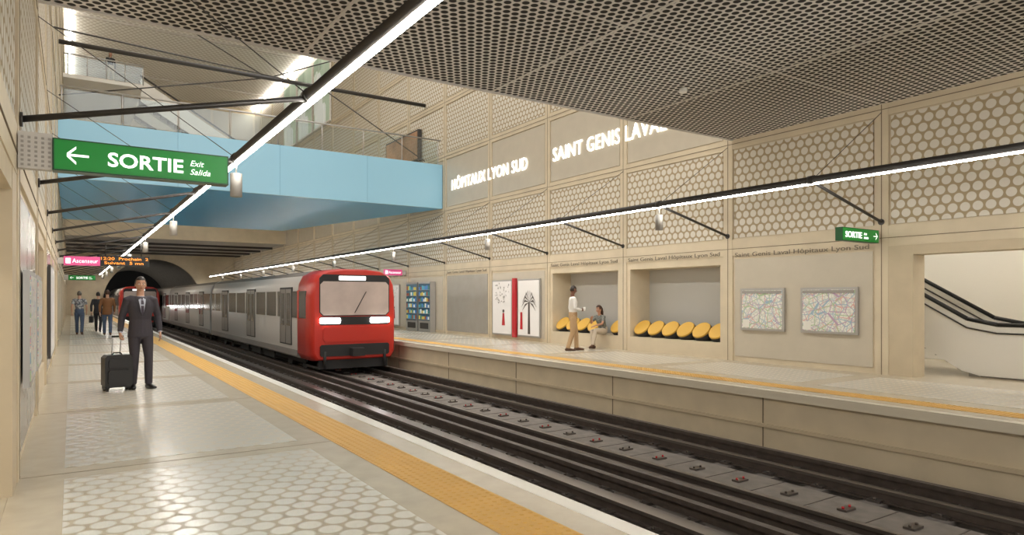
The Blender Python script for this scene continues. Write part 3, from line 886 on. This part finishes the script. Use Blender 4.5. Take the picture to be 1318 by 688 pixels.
# trolley suitcase
g = MB()
def rbox(g, x0, x1, y0, y1, z0, z1, m, r=.04):
    pts = [(x0+r, z0), (x1-r, z0), (x1, z0+r), (x1, z1-r), (x1-r, z1), (x0+r, z1), (x0, z1-r), (x0, z0+r)]
    g.prism([(a, y0, z) for a, z in pts], (0, y1-y0, 0), m)
rbox(g, -.20, .20, -.12, .12, .06, .58, LEATH)
rbox(g, -.16, .16, -.155, -.11, .10, .34, LEATH, .03)
rbox(g, -.15, .15, -.145, -.11, .37, .52, LEATH, .03)
g.box(-.14, .14, -.16, -.154, .352, .356, DGREY)
for a in (-.16, .16):
    g.cyl((a-.02, .07, .045), (a+.02, .07, .045), .045, BLACK, 14); g.cyl((a-.015, -.08, .032), (a+.015, -.08, .032), .032, BLACK, 12)
    g.box(a-.03, a+.03, -.1, .1, .04, .08, BLACK)
for a in (-.06, .06): g.cyl((a, .1, .5), (a+.03, .1, .87), .008, ALU, 8)
g.cyl((-.05, .1, .87), (.12, .1, .87), .015, BLACK, 10)
g.loft([(-.08, 0, .57), (-.05, 0, .61), (.05, 0, .61), (.08, 0, .57)], [(.02, .01)]*4, (0, 1, 0), BLACK, 8)
g.transform(Matrix.Translation((.615, 12.53, 0)) @ Matrix.Rotation(math.radians(12), 4, 'Z'))
g.build('trolley_suitcase')

def cup(out, J):
    c = J['wrR']+V(.03, -.085, .02)
    out.cyl(c+V(0, 0, -.05), c+V(0, 0, .06), .028, WSH, 14, r2=.036)
human('standing_man', (11.88, 14.8, 0), 62, 1.86,
      dict(elR=V(-.25, .0, 1.18), wrR=V(-.10, -.22, 1.13), elL=V(.25, .05, 1.18), wrL=V(.22, -.06, .95),
           anR=V(-.10, .16, .09), toR=V(-.12, -.03, .035), knR=V(-.10, .03, .51), anL=V(.10, -.12, .09), toL=V(.12, -.31, .035), knL=V(.10, -.10, .52)),
      WSH, KHAKI, SHOEB, SK2, HB, bald=True, beard=True, headrot=(6, 0, 20), extra=cup, handR=(V(.5, -.8, .1), V(.8, .5, 0), .8))
human('seated_woman', (13.28, 15.12, 0), -78, 1.74,
      dict(pel=V(0, .0, .56), wai=V(0, -.03, .70), che=V(0, -.12, .88), nec=V(0, -.17, 1.04), hd=V(0, -.20, 1.215),
           shL=V(.155, -.15, .985), elL=V(.20, -.30, .77), wrL=V(.08, -.48, .72), shR=V(-.155, -.15, .985), elR=V(-.20, -.33, .78), wrR=V(-.08, -.46, .90),
           hiL=V(.085, -.02, .53), knL=V(.07, -.47, .56), anL=V(.07, -.60, .14), toL=V(.08, -.76, .07),
           hiR=V(-.085, -.02, .53), knR=V(-.08, -.46, .54), anR=V(-.06, -.38, .09), toR=V(-.07, -.56, .035)),
      DRESS, CREAM, SHOEB, SK3, HBR, fem=True, short=True, long=True, headrot=(10, 0, -10),
      handL=(V(-.4, -.8, -.2), V(0, 0, -1), .4), handR=(V(.2, -.4, .6), V(.6, -.2, 0), .6))
walk = dict(knL=V(.10, -.16, .53), anL=V(.10, -.22, .11), toL=V(.12, -.42, .06), knR=V(-.10, .04, .50), anR=V(-.10, .28, .13), toR=V(-.11, .10, .04),
            elL=V(.25, .10, 1.19), wrL=V(.25, .09, .93), elR=V(-.25, -.02, 1.17), wrR=V(-.24, -.16, .95))
human('walking_man', (.27, 32.4, 0), 175, 1.80, walk, PLAID, JEANS, SHOEB, SK1, HG, short=True, vox=.016)
def bag(out, J):
    w_ = J['wrL']+V(0, 0, -.1)
    out.box(w_.x-.07, w_.x+.07, w_.y-.2, w_.y+.2, w_.z-.38, w_.z-.1, LEATH)
    out.loft([w_+V(0, -.12, -.1), w_+V(0, -.05, .02), w_+V(0, .05, .02), w_+V(0, .12, -.1)], [.01]*4, (1, 0, 0), LEATH, 6)
human('walking_man', (1.2, 31.2, 0), 178, 1.84, walk, BROWN, JEANS, SHOEB, SK1, HBR, jacket=True, vox=.016)
human('walking_man', (.98, 34.5, 0), 172, 1.78, walk, DARKC, DARKC, SHOE, SK1, HB, jacket=True, vox=.016, extra=bag)
human('walking_woman', (1.75, 41.75, 13.001), 10, 1.72, walk, DARKC, CREAM, SHOE, SK3, HBR, fem=True, vox=.02, long=True)

# ------------------------------------------------------------ world / camera / light
wd = bpy.data.worlds.new('sky'); scene.world = wd; wd.use_nodes = True
bg = wd.node_tree.nodes['Background']; bg.inputs[0].default_value = (1, .975, .94, 1); bg.inputs[1].default_value = 2.2

cam = bpy.data.cameras.new('camera'); co = bpy.data.objects.new('camera', cam); scene.collection.objects.link(co)
co.location = (0, 0, 1.5); co.rotation_euler = (math.radians(90), 0, -math.atan(567/856))
cam.sensor_width = 36; cam.lens = 856/1318*36; cam.shift_y = 39/1318; cam.clip_start = .05; cam.clip_end = 300
scene.camera = co
